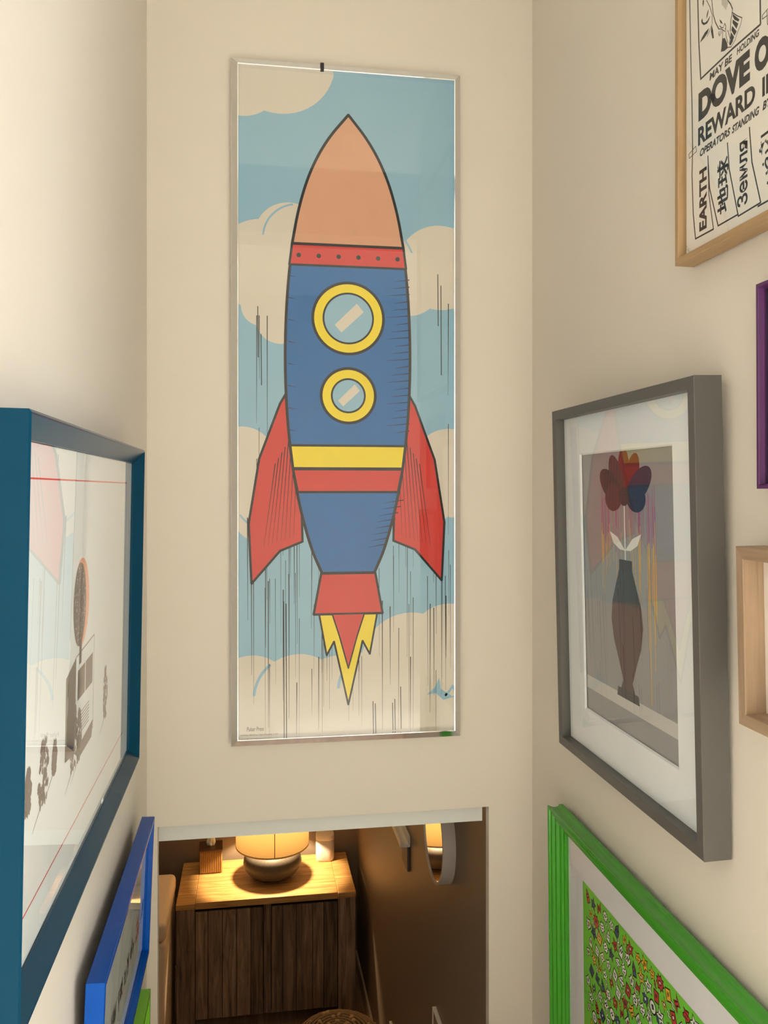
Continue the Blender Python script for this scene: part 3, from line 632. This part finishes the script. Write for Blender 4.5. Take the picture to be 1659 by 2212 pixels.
# round mirror on the right wall
MR = tag(empty('round_mirror', (RM[1]-.001, 2.985, H-1.262), (0, math.radians(-90), 0)), 'round wall mirror in a deep grey-white hoop frame', 'mirror')
lathe('hoop', [(.160, .004), (.160, .046), (.162, .047), (.168, .047), (.170, .046), (.170, 0), (.150, 0), (.150, .004)], mat('hoop_grey', (176, 168, 162), .45, noise=.01), MR, 72, False)
bm = bmesh.new(); bmesh.ops.create_circle(bm, cap_ends=True, radius=.160, segments=64); o = bobj('mirror_glass', bm, mat('mirror_silver', (236, 234, 230), .02, metal=1), MR); o.location = (0, 0, .043)
# picture ledge
LG = tag(empty('picture_ledge', (RM[1]-.001, 3.66, H-1.60)), 'white narrow wall ledge beside the round mirror', 'shelf')
LGM = mat('ledge_white', (232, 228, 222), .4, noise=.01)
boxobj('shelf_board', -.045, 0, 0, 1.15, 0, .014, LGM, LG, .002)
boxobj('front_lip', -.046, -.038, -.001, 1.151, .0141, .030, LGM, LG, .002)
boxobj('back_plate', -.010, 0, 0, 1.15, .0141, .050, LGM, LG, .002)
boxobj('lower_plate', -.012, 0, .01, .15, -.115, -.0005, mat('lower_plate_grey', (96, 90, 84), .5, noise=.02), LG, .002)  # flat grey plate below the near end of the ledge
# upholstered bench at the left
BN = tag(empty('upholstered_chest', (-.80, 4.95, 0)), 'padded peach upholstered chest standing next to the sideboard', 'chest')
PEA = mat('peach_fabric', (234, 208, 182), .85, noise=.04, scale=120, bump=.15, bscale=700)
boxobj('body', -.335, .335, -.31, .30, .04, .74, PEA, BN, .02, 3, True)
boxobj('lid', -.34, .34, -.315, .305, .742, .848, PEA, BN, .03, 4, True)
for sx in (-1, 1):
    for sy in (-1, 1): lathe('foot', [(0, 0), (.02, 0), (.024, .04), (0, .045)], DARKW, BN, 14).location = (sx*.29, sy*.26, 0)
boxobj('strap', -.03, .03, -.04, .04, .848, .856, mat('strap_brown', (120, 62, 30), .6, noise=.05), BN, .003)
# woven pouf
PF = tag(empty('woven_pouf', (.425, 4.15, 0)), 'round woven pouf with striped rope cover and knobbly tufts', 'pouf')
ROPE = mat('rope_tan', (150, 122, 88), .9, noise=.15, scale=90, bump=.3, bscale=500); ROPD = mat('rope_dark', (96, 78, 56), .9, noise=.15, scale=90)
bodyp = [(0, 0), (.17, 0), (.205, .04), (.215, .12), (.222, .28), (.220, .42), (.205, .465), (.15, .489), (0, .500)]
lathe('cushion', bodyp, ROPD, PF, 48)
def prof_at(t):
    seg = bodyp[4:]; L = [math.hypot(b[0]-a[0], b[1]-a[1]) for a, b in zip(seg, seg[1:])]; d = t*sum(L)
    for (a, b), l in zip(zip(seg, seg[1:]), L):
        if d <= l: return (a[0]+(b[0]-a[0])*d/l, a[1]+(b[1]-a[1])*d/l)
        d -= l
    return seg[-1]
for i in range(18):
    r, z = prof_at(i/18.5)
    if r < .02: continue
    vs, fs = [], []
    for a in range(48):
        for b in range(6):
            t = 2*math.pi*b/6; rad = .0062
            vs.append(((r+rad*math.cos(t))*math.cos(a*math.pi/24), (r+rad*math.cos(t))*math.sin(a*math.pi/24), z+rad*math.sin(t)+.003+.0012*math.sin(a*3)))
            fs.append((a*6+b, a*6+(b+1) % 6, ((a+1) % 48)*6+(b+1) % 6, ((a+1) % 48)*6+b))
    obj('rope_coil', vs, fs, ROPE, PF, True)
tuft = None; rr = random.Random(8)
for i in range(70):
    a = rr.uniform(0, 2*math.pi); r, z = prof_at(rr.choice([.28, .42, .58, .72, .86])+rr.uniform(-.03, .03))
    if tuft is None:
        bm = bmesh.new(); bmesh.ops.create_icosphere(bm, subdivisions=1, radius=.011); tuft = bobj('tuft', bm, mat('tuft_cream', (190, 160, 112), .95), PF, True); o = tuft
    else: o = tuft.copy(); COL.objects.link(o)
    o.location = (r*math.cos(a), r*math.sin(a), z+.009); s_ = rr.uniform(.6, 1.25); o.scale = (s_, s_*rr.uniform(.8, 1.2), s_*.8)
# small pictures low on the right wall
def canvas(name, y0, y1, z0, z1, th, m, lab):
    c = tag(empty(name, (RM[1]-.001, (y0+y1)/2, z0), (0, 0, math.radians(-90))), lab, 'picture'); hw = (y1-y0)/2
    boxobj('canvas', -hw, hw, -th, 0, 0, z1-z0, m, c, .0015)
    boxobj('back_board', -hw, hw, 0, 0, 0, 0, m, c) if False else None
    for s_ in (-1, 1): boxobj('side_strip', *((-hw-.006, -hw-.0005) if s_ < 0 else (hw+.0005, hw+.006)), -th-.003, 0, 0, z1-z0, LGM, c, .001)
    boxobj('top_strip', -hw-.006, hw+.006, -th-.003, 0, z1-z0+.0005, z1-z0+.006, LGM, c, .001)
    return c
canvas('wall_picture', 2.72, 3.13, H-2.42, H-1.995, .012, mat('marbled_print', (176, 140, 122), .5, noise=.5, scale=14), 'marbled brown picture with pale edge, low on the taupe wall')
canvas('wall_picture', 3.80, 4.16, H-2.98, H-2.700, .010, mat('lilac_print', (190, 176, 178), .5, noise=.1, scale=14), 'small pale lilac picture low on the taupe wall near the pouf')
